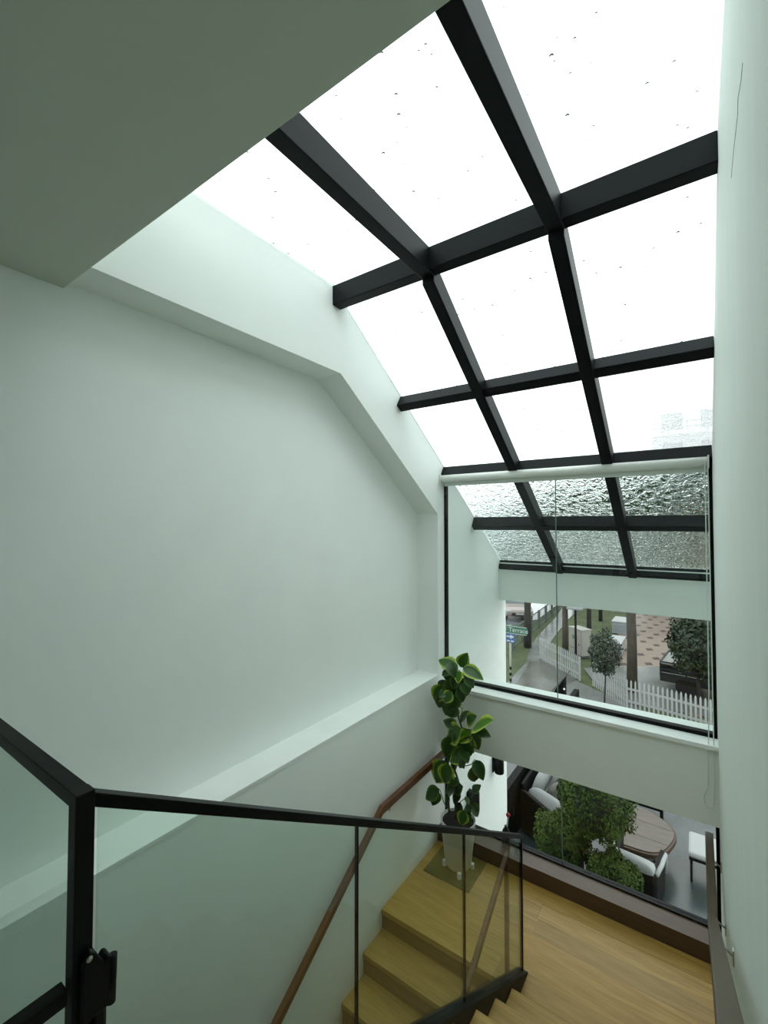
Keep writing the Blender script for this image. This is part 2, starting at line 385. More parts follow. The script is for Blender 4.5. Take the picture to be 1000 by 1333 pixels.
window('window_1', ZSILL, .47, 'tall frameless window with black edge frame above the spandrel', -1.045)
window('window_2', -3.007, -2.18, 'low window strip between landing ledge and spandrel', -1.02)

# roller blind rolled up on the window head
rb = thing('roller_blind', (-1.0, 4.12, .39), 'white roller blind rolled up along the window head', 'blind')
MB().tube([(XL+.004, 4.115, .47), (XR-.02, 4.115, .47)], .038, 16).build('roll_tube', m_blind, rb, smooth=True)
B(XL+.03, XR-.03, 4.138, 4.150, .395, .46).build('fabric_hem', m_fabric, rb)
B(XL+.004, XL+.012, 4.07, 4.16, .425, .515).build('end_bracket', m_blind, rb); B(XR-.03, XR-.02, 4.07, 4.16, .425, .515).build('end_bracket', m_blind, rb)
cx = XR-.035
pts = [(cx-.012, 4.055, .47), (cx-.014, 4.053, -1.2)] + [(cx-.03, 4.05, -1.9)] + [(cx-.022+.03*math.cos(a)-.004, 4.05, -1.98+.07*math.sin(a)) for a in [math.pi+math.pi*k/8 for k in range(9)]] + [(cx+.008, 4.05, -1.9), (cx+.006, 4.055, .47)]
MB().tube(pts, .0034, 6).build('bead_chain', m_cord, rb)

# ------------------------------------------------------------------ staircase
st = thing('staircase', (-1.03, 2.5, ZLOW), 'oak staircase with landing and black steel stringer', 'staircase')
XI0, XI1 = -1.085, -1.015   # stringer between the flights
RISE, GO = .1761, .28
for k in range(1, 9):       # flight up to the stair head
    yn, zt = 2.88-GO*(k-1), ZLAND+RISE*k
    MB().box(XI1, XR-.002, yn-GO-.01, yn, zt-.035, zt).build('tread', m_oak, st, bevel=.004)
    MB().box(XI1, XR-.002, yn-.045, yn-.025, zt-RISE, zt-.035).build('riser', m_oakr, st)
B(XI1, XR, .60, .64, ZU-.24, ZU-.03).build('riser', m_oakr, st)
for k in range(1, 9):       # flight down
    yn, zt = 3.05-.25*k, ZLAND-.16*k
    MB().box(XL+.002, XI0, yn, yn+.28, zt-.035, zt).build('tread', m_oak, st, bevel=.004)
for k in range(0, 9):
    yn, zt = 3.05-.25*k, ZLAND-.16*k
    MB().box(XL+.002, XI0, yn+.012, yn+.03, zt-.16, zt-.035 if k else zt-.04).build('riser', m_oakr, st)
# landing boards
edges = [3.05, 3.21, 3.37, 3.53, 3.69, 3.855, 4.018]
for a, b in zip(edges[:-1], edges[1:]):
    joint = random.uniform(-1.6, -.4)
    for xa, xb in ((XL+.002, joint), (joint, XR-.002)):
        MB().box(xa+.0005, xb-.0005, a+.0006, b-.0006, ZLAND-.04, ZLAND+random.uniform(-.0008, .0008)).build('landing_board', m_oak, st)
MB().box(XI1, XR, 2.83, 3.0485, ZLAND-.04, ZLAND).build('landing_board', m_oak, st)
B(XL, XR, 3.07, 4.19, ZLAND-.22, ZLAND-.041).build('landing_slab', m_wall, st)
# stringer plate with its foot at the landing
ys, zs = 3.19, -3.15
sl = .60
MB().prism([(3.21, ZLAND-.22), (3.21, -3.13), (.40, -3.13+.618*2.81), (.40, -3.13+.618*2.81-.34), (2.95, ZLAND-.22)], XI0, XI1, 'X').build('stringer', m_black, st)
# walnut ledge below the low window
struct(B(XL+.0, XR, 4.02, D+.03, ZLAND, -3.007).build('trim_3', m_walnut), 'walnut ledge between landing and low window')

# ------------------------------------------------------------------ glass balustrade
bl = thing('glass_balustrade', (-1.05, 1.9, -3.13), 'glass balustrade with black top rail and corner post', 'balustrade')
XG = -1.05
zr = lambda y: -.548-.590*(y-.41)           # top of the sloping rail
zb = lambda y: -3.13+.618*(3.21-y)          # top of the stringer
B(XG-.018, XG+.018, .394, .430, -2.15, -.549).build('corner_post', m_blackd, bl, bevel=.002)
MB().beam((XG, .41, zr(.41)-.0125), (XG, 3.185, zr(3.185)-.0125), .034, .026).build('top_rail', m_black, bl, bevel=.002)
cuts = [.44, 1.325, 2.25, 3.178]
for a, b in zip(cuts[:-1], cuts[1:]):
    a2, b2 = a+.004, b-.004
    MB().prism([(a2, zb(a2)), (b2, zb(b2)), (b2, zr(b2)-.02), (a2, zr(a2)-.02)], XG-.006, XG+.006, 'X').build('glass_pane', m_balu, bl)
for y in cuts[1:3]:
    MB().prism([(y-.003, zb(y)), (y+.003, zb(y)), (y+.003, zr(y)-.02), (y-.003, zr(y)-.02)], XG-.007, XG+.007, 'X').build('pane_joint', m_blackd, bl)
B(XG-.01, XG+.01, 3.178, 3.192, -3.13, zr(3.185)).build('end_edge', m_blackd, bl)
# guard across the well, to the left wall
MB().beam((XG, .412, -.5655), (XL+.002, .412, -.5655), .034, .032).build('guard_rail', m_black, bl, bevel=.002)
B(XL+.002, XG-.026, .405, .417, ZU+.0, -.58).build('glass_pane', m_balu, bl)
# low bar that runs back from the post
MB().beam((XG-.01, .39, -.945), (XG-.01, -1.6, -.945), .03, .03).build('low_bar', m_blackd, bl)

# latch of a stair gate clamped to the post
gl_ = thing('gate_latch', (XG+.03, .455, -1.2), 'black stair gate latch clamped to the balustrade post', 'latch')
MB().lathe([(.0, -1.35), (.015, -1.35), (.015, -.96), (.0, -.96)], (XG+.008, .446, 0), 16).build('latch_tube', m_blackd, gl_)
MB().prism([(.405, -1.0), (.455, -1.0), (.465, -.985), (.465, -.915), (.460, -.90), (.452, -.897), (.446, -.905), (.432, -.875), (.418, -.862), (.405, -.875)], XG, XG+.034, 'X').build('latch_body', m_blackd, gl_, bevel=.005)
MB().tube([(XG+.028, .462, -1.0), (XG+.028, .464, -.905)], .009, 14).build('latch_barrel', m_blackd, gl_, smooth=True)
s_ = MB(Matrix.Translation((XG+.034, .417, -.874)) @ Matrix.Rotation(math.pi/2, 4, 'Y')); s_.lathe([(0, 0), (.005, 0), (.006, .003), (.003, .005), (0, .005)], (0, 0, 0), 14)
s_.build('screw', m_steel, gl_)

# ------------------------------------------------------------------ wooden handrails
hl = thing('handrail', (XL+.06, 2.9, -2.4), 'reddish brown timber handrail on the left wall', 'handrail')
xh = XL+.065
hp = [(xh, 4.03, -2.275), (xh, 2.96, -2.275), (xh, .4, -2.275-.64*2.56)]
def railmesh(pts, w, h):
    mb = MB(); ring = []
    for i, p in enumerate(pts):
        ring.append([(p[0]-w/2, p[1], p[2]-h/2), (p[0]+w/2, p[1], p[2]-h/2), (p[0]+w/2, p[1], p[2]+h/2), (p[0]-w/2, p[1], p[2]+h/2)])
    vs = [v for r in ring for v in r]; fs = [(0, 1, 2, 3), tuple(range(len(vs)-1, len(vs)-5, -1))]
    for i in range(len(ring)-1):
        for k in range(4): fs.append((i*4+k, (i+1)*4+k, (i+1)*4+(k+1) % 4, i*4+(k+1) % 4))
    return mb.add(vs, fs)
railmesh(hp, .04, .062).build('rail', m_rail, hl, bevel=.006)
for y, z in ((3.87, -2.275), (3.1, -2.275), (2.2, -2.275-.64*.76), (1.2, -2.275-.64*1.76)):
    MB().tube([(XL+.002, y, z-.085), (XL+.05, y, z-.08), (xh, y, z-.03)], .007, 8).tube([(XL, y, z-.085), (XL+.006, y, z-.085)], .022, 14).build('bracket', m_steel, hl)
hr = thing('handrail', (.04, 2.9, -2.5), 'greyish brown timber handrail on brackets along the right wall', 'handrail')
xq = .042
hq = [(xq, 4.17, -2.315), (xq, 3.33, -2.335), (xq, .55, -2.335+.60*2.78)]
railmesh(hq, .05, .05).build('rail', m_railr, hr, bevel=.006)
for y in (3.92, 3.35, 2.52):
    z = -2.33 if y > 3.33 else -2.335+.60*(3.33-y)
    MB().tube([(xq+.015, y, z-.01), (XR-.004, y, z-.04)], .005, 8).box(XR-.006, XR, y-.012, y+.012, z-.075, z-.01).build('bracket', m_steel, hr)

# slim timber newel and inner handrail of the flight that goes down
nb = P(663, 1262, Z=ZLAND); xn, yn_ = -1.125, 3.08
zt_ = P(658, 1114, X=xn).z; yn_ = P(660, 1200, X=xn).y
hi_ = thing('handrail', (xn, yn_, ZLAND), 'slim brown newel and inner handrail of the lower flight behind glass', 'handrail')
MB().box(xn-.014, xn+.014, yn_-.014, yn_+.014, ZLAND, zt_).build('newel', m_rail, hi_, bevel=.003)
pe = P(606, 1290, X=xn)
k_ = (zt_-pe.z)/(yn_-pe.y)
railmesh([(xn, yn_+.01, zt_-.01), (xn, yn_-2.2, zt_-.01-k_*2.2)], .03, .045).build('rail', m_rail, hi_, bevel=.004)

# ------------------------------------------------------------------ plant on the landing
m_pot = M('frosted_white_pot', (205, 205, 198), .5, var=.03)
m_soil = M('potting_soil', (30, 24, 18), .95, var=.3, vscale=60, bump=.6, bscale=90)
m_stem = M('plant_stem', (58, 58, 34), .7, var=.2, vscale=30)
m_matg = M('green_mat', (72, 78, 30), .85, var=.08, vscale=40, bump=.2, bscale=120)
m_leaf = [leafmat('leaf_dark', (36, 66, 22), (70, 104, 32), .5, .95), leafmat('leaf_margin', (44, 84, 22), (156, 176, 62), .55, .85), leafmat('leaf_bright', (72, 120, 20), (190, 205, 80), .5, .85)]
PX, PY = -1.83, 3.80
tag(MB().box(-2.08, -1.64, 3.60, 4.01, ZLAND, ZLAND+.008).build('floor_mat', m_matg, bevel=.002), 'square olive green mat under the plant pot on the landing', 'mat')
pp = thing('potted_plant', (PX, PY, ZLAND+.008), 'tall variegated rubber plant in a tapered white pot on the landing', 'plant')
zp = ZLAND+.045
MB().lathe([(.0, 0), (.105, 0), (.118, .02), (.150, .30), (.158, .40), (.160, .405), (.150, .405), (.146, .38), (.0, .38)], (PX, PY, zp), 36).build('pot', m_pot, pp, smooth=True)
MB().lathe([(.0, .365), (.145, .365), (.14, .387), (.06, .395), (0, .395)], (PX, PY, zp), 24).build('soil', m_soil, pp)
for a in (200, 300, 30, 120):
    fx, fy = PX+.125*math.cos(math.radians(a)), PY+.125*math.sin(math.radians(a))
    MB().box(fx-.016, fx+.016, fy-.016, fy+.016, ZLAND+.008, zp+.012).build('pot_foot', m_ledge, pp, bevel=.003)
def leaf_mesh(name, mat, bend, fold):
    n, vs, fs, uv = 8, [], [], []
    for i in range(n+1):
        t = i/n; w = .30*math.sin(math.pi*min(1, t**.85))**.75*(1-.25*t)+.004
        z = -bend*(t*t)
        for s, e in ((-1, 1.0), (-.5, .5), (0, 0), (.5, .5), (1, 1.0)):
            vs.append((s*w, t, z+abs(s)*w*fold)); uv.append((e, t))
    for i in range(n):
        for k in range(4): fs.append((i*5+k, i*5+k+1, (i+1)*5+k+1, (i+1)*5+k))
    me = bpy.data.meshes.new(name); me.from_pydata(vs, [], fs); me.materials.append(mat)
    ul = me.uv_layers.new(name='UVMap')
    for lp in me.loops: ul.data[lp.index].uv = uv[lp.vertex_index]
    me.polygons.foreach_set('use_smooth', [True]*len(me.polygons)); return me
LM = [[leaf_mesh('leaf_%d_%d' % (i, j), m_leaf[i], b, fo) for j, (b, fo) in enumerate(((.12, .25), (.28, .35), (.05, .15)))] for i in range(3)]
def leaf(bx, by, tx, ty, kind, doff=0.0, tilt=0.0, wide=1.0):
    """blade from stalk end to tip"""
    y0 = PY+doff
    b = P(bx, by, Y=y0); t = P(tx, ty, Y=y0-tilt)
    d = (t-b); L = d.length; d.normalize()
    view = b.normalized()
    n = -view+Vector((random.gauss(0, .35), random.gauss(0, .35), .45+random.gauss(0, .2)))
    n = (n-d*n.dot(d)).normalized(); r = d.cross(n)
    m = Matrix(((r.x*L*wide, d.x*L, n.x*L, b.x), (r.y*L*wide, d.y*L, n.y*L, b.y), (r.z*L*wide, d.z*L, n.z*L, b.z+H), (0, 0, 0, 1)))
    o = bpy.data.objects.new('leaf', random.choice(LM[kind])); C.objects.link(o); o.parent = pp
    o.matrix_basis = Matrix.Translation(-OW[pp.name]) @ m
    return o
LV = [(593,869,571,857,1),(599,868,608,851,1),(603,869,628,881,1),(598,873,596,889,2),(606,878,617,896,0),(590,870,575,879,0),(577,892,564,915,1),(585,882,586,906,0),
 (604,883,608,906,0),(590,892,596,913,0),(577,903,571,923,0),(584,910,580,931,0),(588,914,604,908,0),(592,916,586,936,0),(595,946,577,937,0),(599,939,610,925,0),
 (616,948,641,936,2),(617,950,639,958,0),(613,950,596,967,2),(615,954,624,977,0),(600,949,581,963,1),(586,958,580,987,0),(604,960,612,986,0),(598,966,590,991,0),
 (611,976,585,992,1),(594,984,604,999,0),(579,990,567,1020,1),(584,994,577,1023,1),(590,988,592,1006,0),(619,989,629,1016,0),(617,996,619,1020,0),(572,1027,553,1040,0),
 (570,1029,563,1049,0),(593,1025,576,1033,0),(590,1028,602,1024,0),(580,1034,586,1044,0),(606,1037,611,1047,0),(613,1046,626,1064,0),(614,1048,605,1056,0),(605,1055,600,1075,1),
 (607,1055,612,1071,0),(616,1031,624,1022,0),(598,1030,590,1046,0),(581,898,572,908,0),(594,880,590,898,0),(600,890,611,902,0),(588,872,582,890,0),(606,952,618,966,0),
 (592,952,586,972,0),(588,972,577,984,0),(606,968,618,980,0),(600,975,610,992,0),
 (583,886,570,900,0),(597,893,604,915,0),(588,900,578,915,1),(595,905,588,925,0),(580,920,588,934,0),(603,872,612,886,0),(586,862,592,880,0),(590,955,600,972,0),
 (612,958,606,978,1),(585,975,592,995,0),(605,985,597,1000,0),(575,1000,583,1016,0),(595,1012,586,1024,0),(600,1045,594,1060,0),(594,940,584,950,0),(608,940,618,932,1)]
for i, (a, b, c, d, k) in enumerate(LV):
    leaf(a, b, c, d, k, random.uniform(-.07, .07), random.uniform(-.05, .09), random.uniform(1.2, 1.6))
def stem(px, rad, doff=0.0):
    pts = [P(x, y, Y=PY+doff) for x, y in px]
    q = []
    for i in range(len(pts)-1):
        for t in (0, .34, .67): q.append(pts[i].lerp(pts[i+1], t))
    q.append(pts[-1])
    MB().tube(q, [rad*(1-.55*i/len(q)) for i in range(len(q))], 8).build('stem', m_stem, pp, smooth=True)
stem([(592,1082),(594,1045),(599,1025),(594,1008),(587,990),(589,965),(601,947),(596,930),(591,912),(593,890),(598,872)], .012)
stem([(586,1082),(584,1040),(586,1005),(590,985),(588,960)], .010, .03)
stem([(590,1060),(578,1045),(573,1028),(570,1027)], .005, -.03)
stem([(598,1045),(604,1040),(612,1045),(617,1030)], .004, -.02)
stem([(598,985),(606,997),(614,995),(618,988)], .005)
stem([(601,947),(608,950),(616,950)], .005, -.02)
stem([(592,915),(602,922),(601,930),(596,935)], .004)
stem([(591,900),(583,892),(577,893)], .005)
stem([(596,878),(592,870)], .004); stem([(602,1060),(605,1052),(610,1046)], .004)

# spray bottle and jar on the ledge
m_bot = M('dark_plastic', (24, 28, 32), .35); m_red = M('red_plastic', (190, 48, 46), .4); m_whp = M('white_plastic', (220, 224, 220), .4)
p0 = P(660, 1094, Z=-3.007); p0.y = 4.13; p0.x = -1.50
sb = thing('spray_bottle', (p0.x, p0.y, -3.007), 'dark plant spray bottle with red top on the walnut ledge', 'bottle')
MB().lathe([(0, 0), (.036, 0), (.04, .01), (.04, .12), (.03, .16), (.014, .185), (.014, .2), (0, .2)], (p0.x, p0.y, -3.007), 20).build('bottle_body', m_bot, sb, smooth=True)
MB().tube([(p0.x+.01, p0.y, -3.007+.19), (p0.x+.022, p0.y-.0, -3.007+.29)], .006, 10).build('spray_tube', m_whp, sb)
MB().blob((p0.x+.022, p0.y, -3.007+.305), (.02, .02, .02), 14, 9, 0).build('red_knob', m_red, sb, smooth=True)
m_jar = glass('jar_glass', (.86, .95, .95))
tag(MB().lathe([(0, 0), (.03, 0), (.033, .01), (.033, .075), (.026, .085), (.026, .09), (.022, .09), (.022, .082), (.028, .072), (.028, .012), (0, .01)], (-1.385, 4.12, -3.007), 20).build('glass_jar', m_jar, smooth=True), 'small clear glass jar beside the spray bottle', 'jar')

# ------------------------------------------------------------------ outside: wall lamps
def sconce(y, z, label):
    t = thing('wall_lamp', (XL+.05, y, z), label, 'lamp', None)
    MB().box(XL, XL+.012, y-.045, y+.045, z, z+.20).build('back_plate', m_blackd, t)
    MB().lathe([(0, 0), (.055, 0), (.058, .01), (.058, .2), (.05, .21), (0, .21)], (XL+.075, y, z), 20).build('lamp_cylinder', m_black, t, smooth=False)
sconce(5.52, -3.13, 'black cylinder wall lamp on the outer white wall, nearer its end')
sconce(4.75, -3.20, 'black cylinder wall lamp on the outer white wall behind the plant')

# ------------------------------------------------------------------ outside: patio
ZP = -5.4
K = ZP/-5.2
m_slate = MO('wet_slate_paving', (64, 78, 78), .25, var2=(100, 114, 112), vscale=1.6, bump=.03, bscale=5)
m_blackwall = MO('black_garden_wall', (10, 13, 14), .6, var=.1, spec=.1)
m_rattan = MO('black_wicker', (14, 17, 18), .6, spec=.15, bump=.3, bscale=120)
m_cush = MO('grey_outdoor_fabric', (196, 200, 198), .9, var=.05, vscale=12, bump=.1, bscale=80)
m_cushb = MO('taupe_outdoor_fabric', (150, 146, 136), .9, var=.06, vscale=12)
m_cushw = MO('white_outdoor_fabric', (226, 230, 228), .8, var=.03)
struct(B(-6.0, 6.0, D+.10, 13.2, ZP-.2, ZP).build('patio', m_slate), 'wet dark slate patio')
struct(B(-2.78, -2.66, YE+.02, 13.0, ZP, ZP+.95).build('garden_wall', m_blackwall), 'low black garden wall beside the patio')
struct(B(XL-.45, XL, 5.0, YE, ZP-.2, -4.9).build('wall_outer_foot', m_wall))
# sofa along the black wall
sx0, sx1, sy0, sy1 = -2.62, -1.72, 7.95, 10.3
so = thing('garden_sofa', (-2.2, 9.1, ZP), 'black framed garden sofa with pale grey cushions beside black wall', 'sofa')
MB().prism([(sx0, sy0), (sx1, sy0-.42), (sx1, sy1), (sx0, sy1)], ZP+.05, ZP+.24, 'Z').build('base', m_rattan, so, bevel=.03)
MB().prism([(sx0, ZP+.2), (sx0+.10, ZP+.2), (sx0+.06, ZP+.84), (sx0, ZP+.84)], sy0, sy1, 'Y').build('back_frame', m_rattan, so, bevel=.02)
MB().hexa([(sx0, sy0, ZP+.2), (sx1, sy0-.42, ZP+.2), (sx1, sy0-.32, ZP+.2), (sx0, sy0+.10, ZP+.2)], [(sx0, sy0, ZP+.74), (sx1, sy0-.40, ZP+.60), (sx1, sy0-.32, ZP+.60), (sx0, sy0+.08, ZP+.74)]).build('arm_frame', m_rattan, so, bevel=.02)
MB().prism([(sx0+.1, sy0+.08), (sx1, sy0-.30), (sx1, sy1), (sx0+.1, sy1)], ZP+.24, ZP+.40, 'Z').build('seat_cushion', m_cush, so, bevel=.05)
for fx, fy in ((sx0+.08, sy0+.1), (sx1-.08, sy0-.28), (sx0+.08, sy1-.08), (sx1-.08, sy1-.08)): MB().box(fx-.03, fx+.03, fy-.03, fy+.03, ZP, ZP+.06).build('leg', m_rattan, so)
def cushion(cx, cy, cz, w, h, th, rz, rx, mat, label):
    xf = Matrix.Translation((cx, cy, cz)) @ Matrix.Rotation(rz, 4, 'Z') @ Matrix.Rotation(rx, 4, 'X')
    return tag(MB(xf).pad(-w/2, w/2, -th/2, th/2, -h/2, h/2, .55).build('cushion', mat, smooth=True), label, 'cushion', 'cushions on the garden sofa')
cushion(-2.18, 7.94, ZP+.62, .74, .36, .17, -.44, -.25, m_cush, 'pale grey cushion leaning on the sofa arm')
cushion(-2.40, 8.42, ZP+.68, .62, .56, .20, math.pi/2, .30, m_cush, 'large pale grey cushion against the sofa back next to the arm cushion')
cushion(-2.12, 8.45, ZP+.62, .50, .46, .15, math.pi/2-.45, .45, m_cushb, 'taupe throw cushion in front of the grey sofa cushions')
cushion(-2.40, 9.08, ZP+.68, .64, .58, .20, math.pi/2, .30, m_cush, 'large pale grey cushion farther along the sofa back')
cushion(-2.10, 9.02, ZP+.62, .52, .46, .15, math.pi/2-.3, .5, m_cushw, 'small white throw cushion on the sofa seat beside the topiary')

# cloud-pruned topiary
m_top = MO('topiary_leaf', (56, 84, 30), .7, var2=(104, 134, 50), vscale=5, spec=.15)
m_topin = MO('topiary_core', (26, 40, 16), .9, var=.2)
m_bark = MO('dark_bark', (52, 44, 36), .9, var=.25, vscale=14, bump=.5, bscale=30)
tp = thing('topiary_tree', (-1.48, 7.15, ZP), 'cloud pruned topiary tree with three leafy balls on dark patio', 'tree')
TY = 7.15
def ball(px, py, rpx, Y, name='leaf_ball'):
    c = P(px, py, Y=Y); r = rpx*c.dot(FW)/FPX
    b = MB().leaves(c, (r, r, r*.9), 5200, .055, .78, .6).build('leaf_ball', m_top, tp, kind='stuff')
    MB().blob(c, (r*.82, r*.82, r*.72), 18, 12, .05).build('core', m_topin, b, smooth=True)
    return c, r
c1, r1 = ball(776, 1050, 44, TY); c1b, _ = ball(752, 1036, 26, TY+.1); c2, r2 = ball(730, 1090, 35, TY-.2); c3, r3 = ball(798, 1143, 33, TY-.42)
base = Vector((-1.5, TY, ZP))
jn = base+Vector((.03, 0, .55))
MB().tube([base, base+Vector((.03, 0, .3)), jn], [.06, .05, .045], 10).build('trunk', m_bark, tp)
for c in (c1, c2, c3): MB().tube([jn, (jn+c)/2+Vector((0, 0, -.05)), c], [.04, .034, .025], 8).build('branch', m_bark, tp)

# live edge table
m_tab = MO('weathered_table_wood', (92, 78, 66), .35, var2=(126, 110, 94), vscale=4, stretch=(1, 7, 7), bump=.05)
m_tabe = MO('live_edge_bark', (98, 70, 50), .6, var=.15, vscale=20)
zt = ZP+.43
tcx, tcy = (P(838, 1080, Z=zt)).x, (P(838, 1080, Z=zt)).y
tt = thing('live_edge_table', (tcx, tcy, ZP), 'round live edge timber table with cracks on thin black legs', 'table')
def edge_r(a): return 1+.05*math.sin(2*a+.6)+.03*math.sin(5*a)+.05*max(0, math.cos(a+.75))**6
N = 56
out = [(tcx-.11+.53*edge_r(2*math.pi*k/N)*math.cos(2*math.pi*k/N), tcy+.64*edge_r(2*math.pi*k/N)*math.sin(2*math.pi*k/N)) for k in range(N)]
inn = [(tcx-.11+(x-tcx+.11)*.94, tcy+(y-tcy)*.94) for x, y in out]
MB().prism(out, zt-.07, zt-.002, 'Z').build('live_edge', m_tabe, tt, bevel=.012)
# the top is glued up of planks with open cracks between them
def half(poly, y, keep_above):
    out_ = []
    for p, q in zip(poly, poly[1:]+poly[:1]):
        ip, iq = (p[1] >= y) == keep_above, (q[1] >= y) == keep_above
        if ip: out_.append(p)
        if ip != iq:
            u = (y-p[1])/(q[1]-p[1]); out_.append((p[0]+u*(q[0]-p[0]), y))
    return out_
cuts_y = [-.9, -.22, .2, .9]
for a, b in zip(cuts_y[:-1], cuts_y[1:]):
    MB().prism(half(half(inn, tcy+a+.004, True), tcy+b-.004, False), zt-.004, zt+.012, 'Z').build('plank', m_tab, tt)
for k in range(4):
    a = math.pi/4+k*math.pi/2; lx, ly = tcx-.11+.38*math.cos(a), tcy+.5*math.sin(a)
    MB().tube([(lx, ly, zt-.06), (lx+.05*math.cos(a), ly+.05*math.sin(a), ZP)], .012, 8).build('leg', m_blackd, tt)

# lounge chair seen from behind: padded pale roll over a black shell
a0, a1 = P(793, 1106, Z=ZP+.70), P(856, 1133, Z=ZP+.70)
mid = (a0+a1)/2; ang = math.atan2(a1.y-a0.y, a1.x-a0.x)
lc = thing('lounge_chair', (mid.x, mid.y+.2, ZP), 'lounge chair with black wicker shell and pale padded back roll', 'chair')
xf = Matrix.Translation((mid.x, mid.y, ZP)) @ Matrix.Rotation(ang, 4, 'Z')
w2 = (a1-a0).length/2
MB(xf).prism([(-w2+.04, -.05), (w2-.04, -.05), (w2, .0), (w2, .62), (w2-.06, .64), (w2-.08, .08), (-w2+.08, .08), (-w2+.06, .64), (-w2, .62), (-w2, 0)], .06, .62, 'Z').build('shell', m_rattan, lc, bevel=.02)
MB(xf).box(-w2+.07, w2-.07, .07, .62, .12, .26).build('seat_base', m_rattan, lc)
MB(xf).pad(-w2+.08, w2-.08, .08, .64, .24, .42, .2).build('seat_cushion', m_cush, lc, smooth=True)
MB(xf).pad(-w2+.0, w2-.03, -.05, .12, .56, .74, .25).build('back_cushion', m_cushw, lc, smooth=True)
MB(xf).tube([(w2-.01, .0, .63), (w2+.015, .25, .63), (w2+.01, .6, .58), (w2, .64, .3)], .028, 10).build('arm_trim', m_cushw, lc, smooth=True)
MB(xf).tube([(-w2+.01, .0, .63), (-w2-.015, .25, .63), (-w2-.01, .6, .58), (-w2, .64, .3)], .028, 10).build('arm_trim', m_cushw, lc, smooth=True)
for sx in (-w2+.06, w2-.06):
    for sy in (.02, .56): MB(xf).box(sx-.02, sx+.02, sy-.02, sy+.02, 0, .07).build('leg', m_blackd, lc)
# white topped stools
def stool(x0, x1, y0, y1, label, name):
    t = thing(name, ((x0+x1)/2, (y0+y1)/2, ZP), label, 'stool')
    MB().box(x0, x1, y0, y1, ZP+.36, ZP+.45).build('cushion_top', m_cushw, t, bevel=.035)
    MB().box(x0+.01, x1-.01, y0+.01, y1-.01, ZP+.325, ZP+.36).build('seat_frame', m_blackd, t)
    for lx in (x0+.035, x1-.035):
        for ly in (y0+.035, y1-.035): MB().box(lx-.014, lx+.014, ly-.014, ly+.014, ZP, ZP+.33).build('leg', m_blackd, t)
s0 = P(896, 1108, Z=ZP+.45); s1 = P(897, 1080, Z=ZP+.45)
stool(s0.x, s0.x+.62, s0.y, s1.y, 'white cushioned stool on thin black legs on the open slate paving', 'patio_stool')
b0 = P(815, 1040, Z=ZP+.45); b1 = P(863, 1050, Z=ZP+.45)
stool(b0.x-.35, b1.x, b1.y+.02, b1.y+.5, 'white padded bench behind the live edge table', 'patio_bench')

# ------------------------------------------------------------------ outside: street level
ZS = -6.4
G = lambda x, y: P(x, y, Z=ZS)
m_grass = MO('wet_lawn', (74, 92, 44), .9, var2=(112, 124, 66), vscale=1.4, bump=.15, bscale=8)
m_path = MO('wet_concrete_path', (132, 136, 130), .25, var2=(168, 172, 168), vscale=1.2, bump=.03, bscale=3)
m_mud = MO('wet_ground', (104, 104, 90), .25, var2=(140, 142, 134), vscale=.9, bump=.03, bscale=3)
m_road = MO('wet_asphalt', (150, 156, 158), .18, var=.08, vscale=.6, bump=.05, bscale=10)
m_white = MO('white_painted_wood', (236, 240, 238), .5, var=.02)
m_trunk = MO('palm_bark', (86, 80, 66), .9, var2=(120, 112, 94), vscale=9, stretch=(1, 1, .25), bump=.5, bscale=16)
m_trunkd = MO('dark_palm_bark', (62, 58, 50), .9, var2=(84, 80, 70), vscale=9, stretch=(1, 1, .25), bump=.5, bscale=16)
def poly_ground(name, px, z, mat, label=None, th=.04):
    pts = [(p.x, p.y) if isinstance(p, Vector) else (p[0], p[1]) for p in px]
    return struct(MB().prism(pts, z-th, z, 'Z').build(name, mat), label)
struct(B(-60, 60, 13.2, 110, ZS-.3, ZS-.04).build('lawn', m_grass), 'wet lawn along the street')
# plaza
m_plz, t_, o_ = nodes('pink_block_paving'); Lk = t_.links
pb = t_.nodes.new('ShaderNodeBsdfPrincipled'); Lk.new(pb.outputs[0], o_.inputs[0]); pb.inputs['Roughness'].default_value = .55; pb.inputs['Specular IOR Level'].default_value = .3
ge = t_.nodes.new('ShaderNodeNewGeometry'); mp_ = t_.nodes.new('ShaderNodeMapping'); Lk.new(ge.outputs['Position'], mp_.inputs[0]); mp_.inputs['Scale'].default_value = (1.35, .8, 0); mp_.inputs['Rotation'].default_value = (0, 0, .35)
vo = t_.nodes.new('ShaderNodeTexVoronoi'); vo.voronoi_dimensions = '2D'; vo.distance = 'MANHATTAN'; vo.inputs['Randomness'].default_value = .12; vo.inputs['Scale'].default_value = 1.0
Lk.new(mp_.outputs[0], vo.inputs['Vector'])
lt = t_.nodes.new('ShaderNodeMath'); lt.operation = 'LESS_THAN'; lt.inputs[1].default_value = .27; Lk.new(vo.outputs['Distance'], lt.inputs[0])
br = t_.nodes.new('ShaderNodeTexBrick'); br.inputs['Scale'].default_value = 4; br.inputs['Color1'].default_value = (*[.31*q for q in lin((196, 172, 156))], 1); br.inputs['Color2'].default_value = (*[.31*q for q in lin((212, 190, 172))], 1); br.inputs['Mortar'].default_value = (*[.31*q for q in lin((176, 160, 148))], 1)  # block colours darkened for the exposure like the other outdoor surfaces
Lk.new(ge.outputs['Position'], br.inputs['Vector'])
mxc = t_.nodes.new('ShaderNodeMix'); mxc.data_type = 'RGBA'; Lk.new(lt.outputs[0], mxc.inputs['Factor']); Lk.new(br.outputs['Color'], mxc.inputs[6]); mxc.inputs[7].default_value = (*[.31*q for q in lin((112, 88, 82))], 1)
Lk.new(mxc.outputs[2], pb.inputs['Base Color'])
